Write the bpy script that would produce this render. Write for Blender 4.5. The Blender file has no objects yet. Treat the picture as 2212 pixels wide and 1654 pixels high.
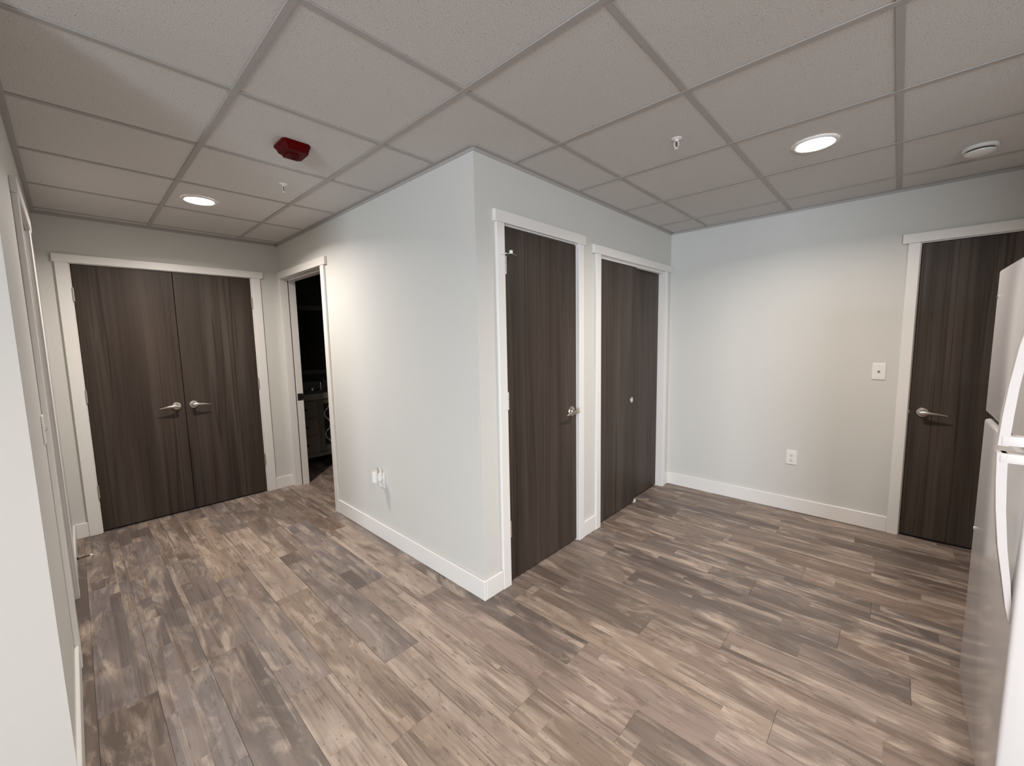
import bpy, bmesh, math, random
from mathutils import Vector, Matrix
random.seed(7)
S = bpy.context.scene
COL = S.collection
PI = math.pi

# ------------------------------------------------------------------ camera, light, exposure
F_PX = 888.11
CAM = (-1.4428, -1.5848, 1.425)
yaw, pitch, roll = math.radians(43.1249), math.radians(-5.9919), math.radians(-1.106)
Fv = Vector((math.cos(pitch) * math.cos(yaw), math.cos(pitch) * math.sin(yaw), math.sin(pitch)))
R0 = Vector((math.sin(yaw), -math.cos(yaw), 0.0))
U0 = R0.cross(Fv)
Rv = math.cos(roll) * R0 + math.sin(roll) * U0
Uv = -math.sin(roll) * R0 + math.cos(roll) * U0
cd = bpy.data.cameras.new('camera')
cd.sensor_fit = 'HORIZONTAL'
cd.sensor_width = 36.0
cd.lens = F_PX * 36.0 / 2212.0
cd.clip_start = 0.02
co = bpy.data.objects.new('camera', cd)
m = Matrix.Identity(4)
for i in range(3):
    m[i][0], m[i][1], m[i][2], m[i][3] = Rv[i], Uv[i], -Fv[i], CAM[i]
co.matrix_world = m
COL.objects.link(co)
S.camera = co

w = bpy.data.worlds.new('world')
S.world = w
w.use_nodes = True
w.node_tree.nodes['Background'].inputs[0].default_value = (0.62, 0.78, 1.0, 1)
w.node_tree.nodes['Background'].inputs[1].default_value = 0.02

S.view_settings.view_transform = 'Standard'
S.view_settings.look = 'None'
S.view_settings.gamma = 1.0
S.view_settings.exposure = 0.70
S.view_settings.use_curve_mapping = False

H = 2.3783                     # ceiling height
XF, YB, XL = 2.4463, 2.8316, -1.548   # far wall, back wall, left wall planes
YN = 0.20                      # face of the near wall
LED_W, WIN_W, SIDE_W = 21.5, 4.0, 265.0
LED_COL, WIN_COL = (1.0, 0.905, 0.825), (0.80, 0.90, 1.0)


def area(name, loc, rot, sx, sy, power, col, shape='RECTANGLE', spread=PI):
    d = bpy.data.lights.new(name, 'AREA')
    d.shape = shape
    d.size = sx
    d.size_y = sy
    d.energy = power
    d.color = col
    d.spread = spread
    o = bpy.data.objects.new(name, d)
    o.location = loc
    o.rotation_euler = rot
    COL.objects.link(o)
    return o


# daylight through the glazed patio door of the living room behind the camera
area('window_daylight', (-1.55, -5.75, 1.10), (PI / 2, 0, 0), 1.9, 1.9, WIN_W, WIN_COL)
# and through the side window of that room
area('side_daylight', (-6.52, -4.45, 1.15), (0, -PI / 2, 0), 1.9, 2.0, SIDE_W, WIN_COL)


# ------------------------------------------------------------------ materials
def mat(name):
    mt = bpy.data.materials.new(name)
    mt.use_nodes = True
    nt = mt.node_tree
    return mt, nt, nt.nodes['Principled BSDF']


def N(nt, typ, **kw):
    n = nt.nodes.new(typ)
    for k, v in kw.items():
        if k.startswith('i_'):
            n.inputs[int(k[2:])].default_value = v
        else:
            setattr(n, k, v)
    return n


def L(nt, a, b):
    nt.links.new(a, b)


def ramp(nt, fac, stops):
    r = nt.nodes.new('ShaderNodeValToRGB')
    e = r.color_ramp.elements
    while len(e) < len(stops):
        e.new(0.5)
    for el, (p, c) in zip(e, stops):
        el.position = p
        el.color = (c[0], c[1], c[2], 1) if not isinstance(c, float) else (c, c, c, 1)
    L(nt, fac, r.inputs[0])
    return r.outputs[0]


def mixc(nt, fac, a, b, mode='MIX'):
    n = nt.nodes.new('ShaderNodeMix')
    n.data_type = 'RGBA'
    n.blend_type = mode
    for sock, v in ((0, fac), (6, a), (7, b)):
        if hasattr(v, 'is_linked') or hasattr(v, 'links'):
            L(nt, v, n.inputs[sock])
        elif sock == 0:
            n.inputs[0].default_value = v
        else:
            n.inputs[sock].default_value = (v[0], v[1], v[2], 1)
    return n.outputs[2]


def mathn(nt, op, a, b=None):
    n = nt.nodes.new('ShaderNodeMath')
    n.operation = op
    for i, v in enumerate((a, b)):
        if v is None:
            continue
        if isinstance(v, (int, float)):
            n.inputs[i].default_value = v
        else:
            L(nt, v, n.inputs[i])
    return n.outputs[0]


def painted(name, col, rough, bump_scale=220.0, bump=0.06, spec=0.4):
    mt, nt, b = mat(name)
    tc = N(nt, 'ShaderNodeTexCoord')
    nz = N(nt, 'ShaderNodeTexNoise')
    nz.inputs['Scale'].default_value = bump_scale
    nz.inputs['Detail'].default_value = 3
    L(nt, tc.outputs['Object'], nz.inputs['Vector'])
    n2 = N(nt, 'ShaderNodeTexNoise')
    n2.inputs['Scale'].default_value = 1.3
    L(nt, tc.outputs['Object'], n2.inputs['Vector'])
    c = mixc(nt, n2.outputs[0], [x * 0.985 for x in col], [min(1, x * 1.015) for x in col])
    L(nt, c, b.inputs['Base Color'])
    if bump > 0:
        bp = N(nt, 'ShaderNodeBump')
        bp.inputs['Strength'].default_value = bump
        bp.inputs['Distance'].default_value = 0.004
        L(nt, nz.outputs[0], bp.inputs['Height'])
        L(nt, bp.outputs[0], b.inputs['Normal'])
    b.inputs['Roughness'].default_value = rough
    b.inputs['Specular IOR Level'].default_value = spec
    return mt


def plain(name, col, rough=0.5, metal=0.0, spec=0.5):
    mt, nt, b = mat(name)
    tc = N(nt, 'ShaderNodeTexCoord')
    nz = N(nt, 'ShaderNodeTexNoise')
    nz.inputs['Scale'].default_value = 60
    L(nt, tc.outputs['Object'], nz.inputs['Vector'])
    L(nt, mixc(nt, nz.outputs[0], [x * 0.96 for x in col], [min(1, x * 1.04) for x in col]), b.inputs['Base Color'])
    r = mathn(nt, 'ADD', mathn(nt, 'MULTIPLY', nz.outputs[0], 0.08), max(0.0, rough - 0.04))
    L(nt, r, b.inputs['Roughness'])
    b.inputs['Metallic'].default_value = metal
    b.inputs['Specular IOR Level'].default_value = spec
    return mt


def ceiling_tile_mat():
    mt, nt, b = mat('ceiling_tile_mineral_fibre')
    tc = N(nt, 'ShaderNodeTexCoord')
    oi = N(nt, 'ShaderNodeObjectInfo')
    va = N(nt, 'ShaderNodeVectorMath', operation='ADD')
    L(nt, tc.outputs['Object'], va.inputs[0])
    cb = N(nt, 'ShaderNodeCombineXYZ')
    L(nt, mathn(nt, 'MULTIPLY', oi.outputs['Random'], 37.0), cb.inputs[0])
    L(nt, cb.outputs[0], va.inputs[1])
    n1 = N(nt, 'ShaderNodeTexNoise')
    n1.inputs['Scale'].default_value = 260
    n1.inputs['Detail'].default_value = 4
    L(nt, va.outputs[0], n1.inputs['Vector'])
    v1 = N(nt, 'ShaderNodeTexVoronoi')
    v1.inputs['Scale'].default_value = 95
    L(nt, va.outputs[0], v1.inputs['Vector'])
    pit = ramp(nt, v1.outputs['Distance'], [(0.10, 0.0), (0.20, 1.0)])
    wn = N(nt, 'ShaderNodeTexWhiteNoise')
    L(nt, v1.outputs['Position'], wn.inputs['Vector'])
    sparse = mathn(nt, 'GREATER_THAN', wn.outputs['Value'], 0.72)
    pitf = mathn(nt, 'MULTIPLY', mathn(nt, 'SUBTRACT', 1.0, pit), sparse)
    base = mixc(nt, ramp(nt, n1.outputs[0], [(0.38, 0.0), (0.62, 1.0)]), (0.55, 0.53, 0.515), (0.70, 0.68, 0.66))
    L(nt, mixc(nt, mathn(nt, 'MULTIPLY', pitf, 0.75), base, (0.22, 0.205, 0.195)), b.inputs['Base Color'])
    bp = N(nt, 'ShaderNodeBump')
    bp.inputs['Strength'].default_value = 0.35
    bp.inputs['Distance'].default_value = 0.003
    L(nt, mathn(nt, 'SUBTRACT', n1.outputs[0], pitf), bp.inputs['Height'])
    L(nt, bp.outputs[0], b.inputs['Normal'])
    b.inputs['Roughness'].default_value = 0.95
    b.inputs['Specular IOR Level'].default_value = 0.1
    return mt


def door_wood_mat():
    mt, nt, b = mat('dark_walnut_laminate')
    tc = N(nt, 'ShaderNodeTexCoord')
    oi = N(nt, 'ShaderNodeObjectInfo')
    cb = N(nt, 'ShaderNodeCombineXYZ')
    L(nt, mathn(nt, 'MULTIPLY', oi.outputs['Random'], 23.0), cb.inputs[0])
    L(nt, mathn(nt, 'MULTIPLY', oi.outputs['Random'], 11.0), cb.inputs[2])
    va = N(nt, 'ShaderNodeVectorMath', operation='ADD')
    L(nt, tc.outputs['Object'], va.inputs[0])
    L(nt, cb.outputs[0], va.inputs[1])

    def streak(sx, sz, det, dist=0.6):
        mp = N(nt, 'ShaderNodeMapping')
        mp.inputs['Scale'].default_value = (sx, 3.0, sz)
        L(nt, va.outputs[0], mp.inputs['Vector'])
        n = N(nt, 'ShaderNodeTexNoise')
        n.inputs['Scale'].default_value = 1.0
        n.inputs['Detail'].default_value = det
        n.inputs['Distortion'].default_value = dist
        L(nt, mp.outputs[0], n.inputs['Vector'])
        return n.outputs[0]
    broad = streak(8, 0.35, 3, 0.5)
    mid = streak(26, 0.55, 4, 0.9)
    fine = streak(190, 2.2, 3, 0.3)
    line = streak(70, 0.45, 2, 0.5)
    tone = streak(2.2, 0.3, 1, 0.2)
    c = ramp(nt, broad, [(0.30, (0.028, 0.0205, 0.0158)), (0.50, (0.051, 0.0392, 0.0312)), (0.70, (0.084, 0.066, 0.0535))])
    dark = ramp(nt, mid, [(0.56, 0.0), (0.66, 1.0)])
    c = mixc(nt, mathn(nt, 'MULTIPLY', dark, 0.72), c, (0.015, 0.0105, 0.008))
    c = mixc(nt, ramp(nt, line, [(0.55, 0.0), (0.68, 0.6)]), c, (0.018, 0.0125, 0.0095))
    c = mixc(nt, mathn(nt, 'MULTIPLY', ramp(nt, fine, [(0.40, 0.0), (0.70, 1.0)]), 0.38), c, (0.078, 0.061, 0.049))
    c = mixc(nt, ramp(nt, tone, [(0.40, 0.0), (0.65, 0.25)]), c, (0.052, 0.032, 0.025))
    L(nt, c, b.inputs['Base Color'])
    bp = N(nt, 'ShaderNodeBump')
    bp.inputs['Strength'].default_value = 0.10
    bp.inputs['Distance'].default_value = 0.001
    L(nt, fine, bp.inputs['Height'])
    L(nt, bp.outputs[0], b.inputs['Normal'])
    b.inputs['Roughness'].default_value = 0.45
    b.inputs['Specular IOR Level'].default_value = 0.22
    return mt


def plank_mat():
    """wood print of the vinyl planks; the tone of each plank is its object colour"""
    mt, nt, b = mat('weathered_oak_vinyl')
    tc = N(nt, 'ShaderNodeTexCoord')
    oi = N(nt, 'ShaderNodeObjectInfo')
    rnd = oi.outputs['Random']
    cb = N(nt, 'ShaderNodeCombineXYZ')
    L(nt, mathn(nt, 'MULTIPLY', rnd, 91.0), cb.inputs[0])
    L(nt, mathn(nt, 'MULTIPLY', rnd, 57.0), cb.inputs[1])
    va = N(nt, 'ShaderNodeVectorMath', operation='ADD')
    L(nt, tc.outputs['Object'], va.inputs[0])
    L(nt, cb.outputs[0], va.inputs[1])
    sep = N(nt, 'ShaderNodeSeparateXYZ')
    L(nt, tc.outputs['Object'], sep.inputs[0])

    def nz(sx, sy, det=3, dist=0.0, rough=0.5):
        mp = N(nt, 'ShaderNodeMapping')
        mp.inputs['Scale'].default_value = (sx, sy, 1.0)
        L(nt, va.outputs[0], mp.inputs['Vector'])
        n = N(nt, 'ShaderNodeTexNoise')
        n.inputs['Scale'].default_value = 1.0
        n.inputs['Detail'].default_value = det
        n.inputs['Distortion'].default_value = dist
        n.inputs['Roughness'].default_value = rough
        L(nt, mp.outputs[0], n.inputs['Vector'])
        return n.outputs[0]
    # printed strips within one plank: lanes of uneven width, each cut into lengths of its own tone
    e1 = mathn(nt, 'MULTIPLY', mathn(nt, 'SUBTRACT', rnd, 0.62), 0.11)
    e2 = mathn(nt, 'ADD', e1, 0.047)
    lane = mathn(nt, 'ADD', mathn(nt, 'GREATER_THAN', sep.outputs[0], e1), mathn(nt, 'GREATER_THAN', sep.outputs[0], e2))
    ly = mathn(nt, 'ADD', mathn(nt, 'MULTIPLY', sep.outputs[1], 1.25),
               mathn(nt, 'ADD', mathn(nt, 'MULTIPLY', lane, 0.37), mathn(nt, 'MULTIPLY', rnd, 7.0)))
    cell = mathn(nt, 'FLOOR', ly)
    wv = N(nt, 'ShaderNodeCombineXYZ')
    L(nt, lane, wv.inputs[0])
    L(nt, cell, wv.inputs[1])
    L(nt, mathn(nt, 'MULTIPLY', rnd, 100.0), wv.inputs[2])
    wn = N(nt, 'ShaderNodeTexWhiteNoise')
    L(nt, wv.outputs[0], wn.inputs['Vector'])
    tone = mathn(nt, 'ADD', mathn(nt, 'MULTIPLY', wn.outputs['Value'], 0.46), 0.76)
    # grain of each strip starts anew
    vb = N(nt, 'ShaderNodeVectorMath', operation='MULTIPLY_ADD')
    L(nt, wn.outputs['Color'], vb.inputs[0])
    vb.inputs[1].default_value = (9.0, 9.0, 0.0)
    L(nt, va.outputs[0], vb.inputs[2])
    va = vb
    cc = N(nt, 'ShaderNodeCombineXYZ')
    for i in range(3):
        L(nt, tone, cc.inputs[i])
    c = mixc(nt, 1.0, oi.outputs['Color'], cc.outputs[0], 'MULTIPLY')
    grain = nz(42, 1.5, 4, 0.7, 0.55)
    streak = nz(30, 0.55, 2, 0.5)
    fine = nz(260, 7, 2, 0.3)
    cloud = nz(5.5, 1.5, 3, 0.7)
    wash = nz(8.0, 2.1, 5, 1.2, 0.62)
    blot = nz(11, 4.6, 4, 1.5)
    # cathedral growth rings
    mpw = N(nt, 'ShaderNodeMapping')
    mpw.inputs['Scale'].default_value = (1.0, 0.06, 1.0)
    L(nt, va.outputs[0], mpw.inputs['Vector'])
    wt = N(nt, 'ShaderNodeTexWave')
    wt.wave_type = 'BANDS'
    wt.bands_direction = 'X'
    wt.inputs['Scale'].default_value = 20.0
    wt.inputs['Distortion'].default_value = 7.0
    wt.inputs['Detail'].default_value = 2.0
    wt.inputs['Detail Scale'].default_value = 1.4
    L(nt, mpw.outputs[0], wt.inputs['Vector'])
    rings = mathn(nt, 'MULTIPLY', ramp(nt, wt.outputs['Fac'], [(0.60, 0.0), (1.0, 1.0)]), ramp(nt, cloud, [(0.50, 0.0), (0.60, 1.0)]))
    c = mixc(nt, ramp(nt, cloud, [(0.34, 0.65), (0.52, 0.0)]), c, (0.250, 0.194, 0.164))
    c = mixc(nt, ramp(nt, wash, [(0.50, 0.0), (0.68, 0.80)]), c, (0.450, 0.372, 0.310))
    c = mixc(nt, ramp(nt, cloud, [(0.54, 0.0), (0.68, 0.62)]), c, (0.100, 0.079, 0.069))
    c = mixc(nt, mathn(nt, 'MULTIPLY', rings, 0.42), c, (0.105, 0.073, 0.056))
    c = mixc(nt, ramp(nt, grain, [(0.50, 0.0), (0.68, 0.38)]), c, (0.088, 0.064, 0.052))
    c = mixc(nt, ramp(nt, streak, [(0.60, 0.0), (0.68, 0.50)]), c, (0.070, 0.052, 0.043))
    c = mixc(nt, ramp(nt, blot, [(0.58, 0.0), (0.72, 0.50)]), c, (0.095, 0.073, 0.062))
    c = mixc(nt, ramp(nt, fine, [(0.42, 0.0), (0.70, 0.22)]), c, (0.10, 0.076, 0.064))
    # long closed eyes of dark grain
    mp = N(nt, 'ShaderNodeMapping')
    mp.inputs['Scale'].default_value = (8.5, 1.5, 1.0)
    L(nt, va.outputs[0], mp.inputs['Vector'])
    ve = N(nt, 'ShaderNodeTexVoronoi')
    ve.voronoi_dimensions = '2D'
    L(nt, mp.outputs[0], ve.inputs['Vector'])
    ew = N(nt, 'ShaderNodeTexWhiteNoise')
    L(nt, ve.outputs['Position'], ew.inputs['Vector'])
    ef = mathn(nt, 'GREATER_THAN', ew.outputs['Value'], 0.72)
    er = ramp(nt, ve.outputs['Distance'], [(0.0, 0.55), (0.115, 0.75), (0.135, 0.0), (0.16, 0.0), (0.175, 0.45), (0.20, 0.0)])
    c = mixc(nt, mathn(nt, 'MULTIPLY', er, ef), c, (0.115, 0.085, 0.070))
    # sparse small knots
    mp = N(nt, 'ShaderNodeMapping')
    mp.inputs['Scale'].default_value = (7.0, 2.6, 1.0)
    L(nt, va.outputs[0], mp.inputs['Vector'])
    vo = N(nt, 'ShaderNodeTexVoronoi')
    vo.voronoi_dimensions = '2D'
    L(nt, mp.outputs[0], vo.inputs['Vector'])
    kn = ramp(nt, vo.outputs['Distance'], [(0.030, 1.0), (0.065, 0.0)])
    kw = N(nt, 'ShaderNodeTexWhiteNoise')
    L(nt, vo.outputs['Position'], kw.inputs['Vector'])
    kf = mathn(nt, 'MULTIPLY', kn, mathn(nt, 'GREATER_THAN', kw.outputs['Value'], 0.70))
    c = mixc(nt, mathn(nt, 'MULTIPLY', kf, 0.8), c, (0.035, 0.025, 0.02))
    hs = N(nt, 'ShaderNodeHueSaturation')
    hs.inputs['Value'].default_value = 1.16
    hs.inputs['Saturation'].default_value = 1.06
    L(nt, c, hs.inputs['Color'])
    c = hs.outputs[0]
    L(nt, c, b.inputs['Base Color'])
    bp = N(nt, 'ShaderNodeBump')
    bp.inputs['Strength'].default_value = 0.16
    bp.inputs['Distance'].default_value = 0.0012
    L(nt, grain, bp.inputs['Height'])
    L(nt, bp.outputs[0], b.inputs['Normal'])
    L(nt, mathn(nt, 'ADD', mathn(nt, 'MULTIPLY', grain, 0.12), 0.40), b.inputs['Roughness'])
    b.inputs['Specular IOR Level'].default_value = 0.42
    return mt


def emit(name, col, strength):
    mt, nt, b = mat(name)
    b.inputs['Base Color'].default_value = (0.9, 0.9, 0.9, 1)
    b.inputs['Emission Color'].default_value = (*col, 1)
    b.inputs['Emission Strength'].default_value = strength
    return mt


def glass(name, col=(0.02, 0.02, 0.02), rough=0.03):
    mt, nt, b = mat(name)
    b.inputs['Base Color'].default_value = (*col, 1)
    b.inputs['Roughness'].default_value = rough
    return mt


M = dict(
    wall=painted('sage_grey_wall_paint', (0.605, 0.600, 0.572), 0.62),
    near=painted('white_wall_toned_down', (0.565, 0.54, 0.505), 0.62),  # colour lowered to offset overbright daylight on the near wall
    trim=painted('white_trim_enamel', (0.76, 0.742, 0.720), 0.34, 40, 0.01, 0.5),
    dim=painted('bath_wall_darkness', (0.045, 0.042, 0.038), 0.6),  # near-black colour stands in for the darkness of the unlit bathroom
    tile=ceiling_tile_mat(),
    tee=painted('ceiling_grid_enamel', (0.41, 0.388, 0.372), 0.55, 60, 0.01, 0.3),
    deck=painted('ceiling_deck', (0.55, 0.53, 0.51), 0.9),
    door=door_wood_mat(),
    plank=plank_mat(),
    subfloor=plain('wood_floor_beyond', (0.16, 0.12, 0.098), 0.5),
    nickel=plain('satin_nickel', (0.62, 0.58, 0.53), 0.24, 1.0),
    chrome=plain('polished_chrome', (0.80, 0.79, 0.77), 0.12, 1.0),
    bronze=plain('dark_bronze', (0.035, 0.028, 0.024), 0.4, 0.6),
    black=plain('black_void', (0.006, 0.006, 0.006), 0.9),
    rubber=plain('white_rubber', (0.78, 0.77, 0.74), 0.5),
    plastic=plain('white_plastic', (0.80, 0.79, 0.76), 0.35),
    ivory=plain('ivory_plastic', (0.72, 0.69, 0.63), 0.4),
    slot=plain('dark_slot', (0.02, 0.018, 0.016), 0.6),
    red=plain('red_plastic', (0.072, 0.0008, 0.0014), 0.42, 0.0, 0.06),
    redlens=plain('red_lens', (0.060, 0.0008, 0.0012), 0.2, 0.0, 0.15),
    fridge=painted('white_fridge_enamel', (0.585, 0.562, 0.56), 0.15, 40, 0.0, 0.5),
    gasket=plain('grey_gasket', (0.10, 0.10, 0.105), 0.6),
    grille=plain('dark_kick_grille', (0.03, 0.03, 0.032), 0.5),
    lens=emit('led_lens', (1.0, 0.93, 0.82), 26.0),
    vanity=painted('shade_darkened_vanity_taupe', (0.13, 0.112, 0.088), 0.5, 40, 0.01),  # colour kept dark so the unlit bathroom stays near black
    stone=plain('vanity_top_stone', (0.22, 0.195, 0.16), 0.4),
    fret=painted('pale_fretwork_paint', (0.48, 0.43, 0.36), 0.5, 40, 0.01),
    mirror=plain('mirror_silver', (0.75, 0.76, 0.76), 0.04, 1.0),
    darkglass=glass('dark_cabinet_glass'),
    bulb=plain('dark_frame_metal', (0.05, 0.035, 0.03), 0.35, 0.5),
    pane=None,
)
pm, pnt, pb = mat('window_pane')
pb.inputs['Transmission Weight'].default_value = 1.0
pb.inputs['Roughness'].default_value = 0.0
pb.inputs['Base Color'].default_value = (0.95, 0.97, 1, 1)
M['pane'] = pm


# ------------------------------------------------------------------ mesh helpers
def box(bm, x0, x1, y0, y1, z0, z1, bev=0.0, seg=1):
    vs = [bm.verts.new((x, y, z)) for z in (z0, z1) for y in (y0, y1) for x in (x0, x1)]
    fs = []
    for q in ((0, 2, 3, 1), (4, 5, 7, 6), (0, 1, 5, 4), (2, 6, 7, 3), (0, 4, 6, 2), (1, 3, 7, 5)):
        fs.append(bm.faces.new([vs[i] for i in q]))
    if bev > 0:
        es = list({e for f in fs for e in f.edges})
        bmesh.ops.bevel(bm, geom=es, offset=bev, segments=seg, profile=0.5, affect='EDGES')


def frame_of(d):
    d = d.normalized()
    a = Vector((0, 0, 1)) if abs(d.z) < 0.9 else Vector((1, 0, 0))
    u = d.cross(a).normalized()
    return u, d.cross(u).normalized()


def tube(bm, pts, rad, n=12, closed=False, flat=1.0, up=None):
    """swept round (or flattened) section along pts; rad a number or one per point"""
    pts = [Vector(p) for p in pts]
    k = len(pts)
    rs = [rad] * k if isinstance(rad, (int, float)) else rad
    rings = []
    for i, p in enumerate(pts):
        if closed:
            d = pts[(i + 1) % k] - pts[i - 1]
        else:
            d = pts[min(i + 1, k - 1)] - pts[max(i - 1, 0)]
        if up is not None:
            dn = d.normalized()
            u = Vector(up)
            u = (u - dn * u.dot(dn)).normalized()
            v = dn.cross(u)
        else:
            u, v = frame_of(d)
        rings.append([bm.verts.new(p + u * (rs[i] * math.cos(2 * PI * j / n)) + v * (rs[i] * flat * math.sin(2 * PI * j / n)))
                      for j in range(n)])
    m_ = k if closed else k - 1
    for i in range(m_):
        a, b_ = rings[i], rings[(i + 1) % k]
        for j in range(n):
            bm.faces.new((a[j], a[(j + 1) % n], b_[(j + 1) % n], b_[j]))
    if not closed:
        bm.faces.new(list(reversed(rings[0])))
        bm.faces.new(rings[-1])


def lathe(bm, prof, center=(0, 0, 0), axis='Z', n=28):
    """prof = (radius, height) list, closed at zero radius"""
    c = Vector(center)

    def P(r, h, a):
        x, y = r * math.cos(a), r * math.sin(a)
        return c + (Vector((x, y, h)) if axis == 'Z' else Vector((x, h, y)) if axis == 'Y' else Vector((h, x, y)))
    rings = []
    for r, h in prof:
        if r < 1e-6:
            rings.append([bm.verts.new(P(0, h, 0))])
        else:
            rings.append([bm.verts.new(P(r, h, 2 * PI * j / n)) for j in range(n)])
    for a, b_ in zip(rings, rings[1:]):
        for j in range(n):
            k = (j + 1) % n
            if len(a) == 1 and len(b_) == 1:
                continue
            if len(a) == 1:
                bm.faces.new((a[0], b_[j], b_[k]))
            elif len(b_) == 1:
                bm.faces.new((a[j], a[k], b_[0]))
            else:
                bm.faces.new((a[j], a[k], b_[k], b_[j]))


def prism(bm, poly, z0, z1, top=None):
    """poly in XY extruded z0->z1; top = scaled polygon at z1"""
    a = [bm.verts.new((x, y, z0)) for x, y in poly]
    b_ = [bm.verts.new((x, y, z1)) for x, y in (top or poly)]
    n = len(a)
    bm.faces.new(list(reversed(a)))
    bm.faces.new(b_)
    for i in range(n):
        bm.faces.new((a[i], a[(i + 1) % n], b_[(i + 1) % n], b_[i]))


def link(name, bm, m_, parent=None, smooth=False, loc=None):
    bmesh.ops.recalc_face_normals(bm, faces=bm.faces[:])
    me = bpy.data.meshes.new(name)
    bm.to_mesh(me)
    bm.free()
    me.materials.append(M[m_] if isinstance(m_, str) else m_)
    if smooth:
        me.polygons.foreach_set('use_smooth', [True] * len(me.polygons))
        me.set_sharp_from_angle(angle=math.radians(38))
    o = bpy.data.objects.new(name, me)
    COL.objects.link(o)
    if parent:
        o.parent = parent
    if loc:
        o.location = loc
    return o


def part(name, m_, parent, *boxes, bev=0.0, seg=1, smooth=False):
    bm = bmesh.new()
    for b_ in boxes:
        box(bm, *b_, bev=bev, seg=seg)
    return link(name, bm, m_, parent, smooth)


def tag(o, label, cat=None, group=None, kind=None):
    o['label'] = label
    if cat:
        o['category'] = cat
    if group:
        o['group'] = group
    if kind:
        o['kind'] = kind
    return o


def empty(name, loc=(0, 0, 0), rz=0.0):
    o = bpy.data.objects.new(name, None)
    o.empty_display_size = 0.1
    o.location = loc
    o.rotation_euler = (0, 0, rz)
    COL.objects.link(o)
    return o


def structure(name, label, cat, m_, *boxes, bev=0.0):
    return tag(part(name, m_, None, *boxes, bev=bev), label, cat, kind='structure')


# ------------------------------------------------------------------ floor: every plank a piece
PW, PL = 0.1778, 1.2130
X00 = -0.9650                     # one plank seam
fl = part('floor', 'subfloor', None, (-6.72, 3.3, -6.05, 3.85, -0.06, -0.0065), (-6.72, 3.3, -6.05, -2.95, -0.0065, 0.0),
          (-6.72, -2.2, -2.95, 0.2, -0.0065, 0.0))
tag(fl, 'weathered grey brown wood plank floor of the hall', 'floor', kind='structure')
PAL = dict(brown=(0.180, 0.136, 0.110), gbrown=(0.178, 0.143, 0.121), grey=(0.200, 0.171, 0.157), tan=(0.260, 0.203, 0.160),
           light=(0.310, 0.250, 0.208), dark=(0.098, 0.075, 0.062), blue=(0.160, 0.142, 0.138), pink=(0.228, 0.177, 0.154),
           dgrey=(0.115, 0.097, 0.088))
# seam phase (y of one cross joint) per plank column, read off the floor
PH = {-3: 0.585, -2: 1.206, -1: 0.628, 0: 0.133, 1: -0.347, 2: 0.007, 3: 0.628, 4: 0.28, 5: -0.60, 6: -0.116, 7: -0.752,
      8: -1.07, 9: -1.703, 10: -0.25, 11: 0.15, 12: -0.35, 13: -1.252, 14: -0.80, 15: -0.35, 16: -1.02, 17: -1.447}
# tone of planks one can pick out, left columns darkened as edge vignetting: (column, index of the plank counted from the phase joint)
TONE = {(-3, 0): 'blue', (-3, -1): 'dark', (-3, 1): 'dgrey', (-2, 0): 'blue', (-2, -1): 'blue', (-2, 1): 'dgrey', (-1, 0): 'grey', (-1, 1): 'gbrown',
        (-1, -1): 'dgrey', (0, 0): 'grey', (0, 1): 'tan', (0, -1): 'light', (1, 0): 'tan', (1, 1): 'light', (1, -1): 'tan',
        (2, 0): 'grey', (2, -1): 'light', (2, 1): 'gbrown', (3, 0): 'blue', (3, -1): 'light', (3, 1): 'gbrown', (4, 0): 'light',
        (4, -1): 'pink', (4, 1): 'brown', (5, 0): 'dgrey', (5, -1): 'pink', (6, 0): 'gbrown', (6, -1): 'tan', (7, 0): 'gbrown', (7, -1): 'brown',
        (8, 0): 'gbrown', (8, -1): 'gbrown', (9, 1): 'gbrown', (9, 0): 'dgrey', (10, 0): 'gbrown', (10, -1): 'dgrey', (13, 0): 'gbrown'}
cache = {}


def plank_mesh(ln):
    key = round(ln, 4)
    if key not in cache:
        bm = bmesh.new()
        g, ch = 0.0003, 0.0009
        hx, hy = PW / 2 - g, ln / 2 - g
        lo = [bm.verts.new((sx * hx, sy * hy, -0.006)) for sx, sy in ((-1, -1), (1, -1), (1, 1), (-1, 1))]
        mi = [bm.verts.new((sx * hx, sy * hy, -0.0008)) for sx, sy in ((-1, -1), (1, -1), (1, 1), (-1, 1))]
        hi = [bm.verts.new((sx * (hx - ch), sy * (hy - ch), 0.0)) for sx, sy in ((-1, -1), (1, -1), (1, 1), (-1, 1))]
        bm.faces.new(hi)
        for a, b_ in ((lo, mi), (mi, hi)):
            for i in range(4):
                bm.faces.new((a[i], a[(i + 1) % 4], b_[(i + 1) % 4], b_[i]))
        me = bpy.data.meshes.new('plank')
        bmesh.ops.recalc_face_normals(bm, faces=bm.faces[:])
        bm.to_mesh(me)
        bm.free()
        me.materials.append(M['plank'])
        cache[key] = me
    return cache[key]


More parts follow.
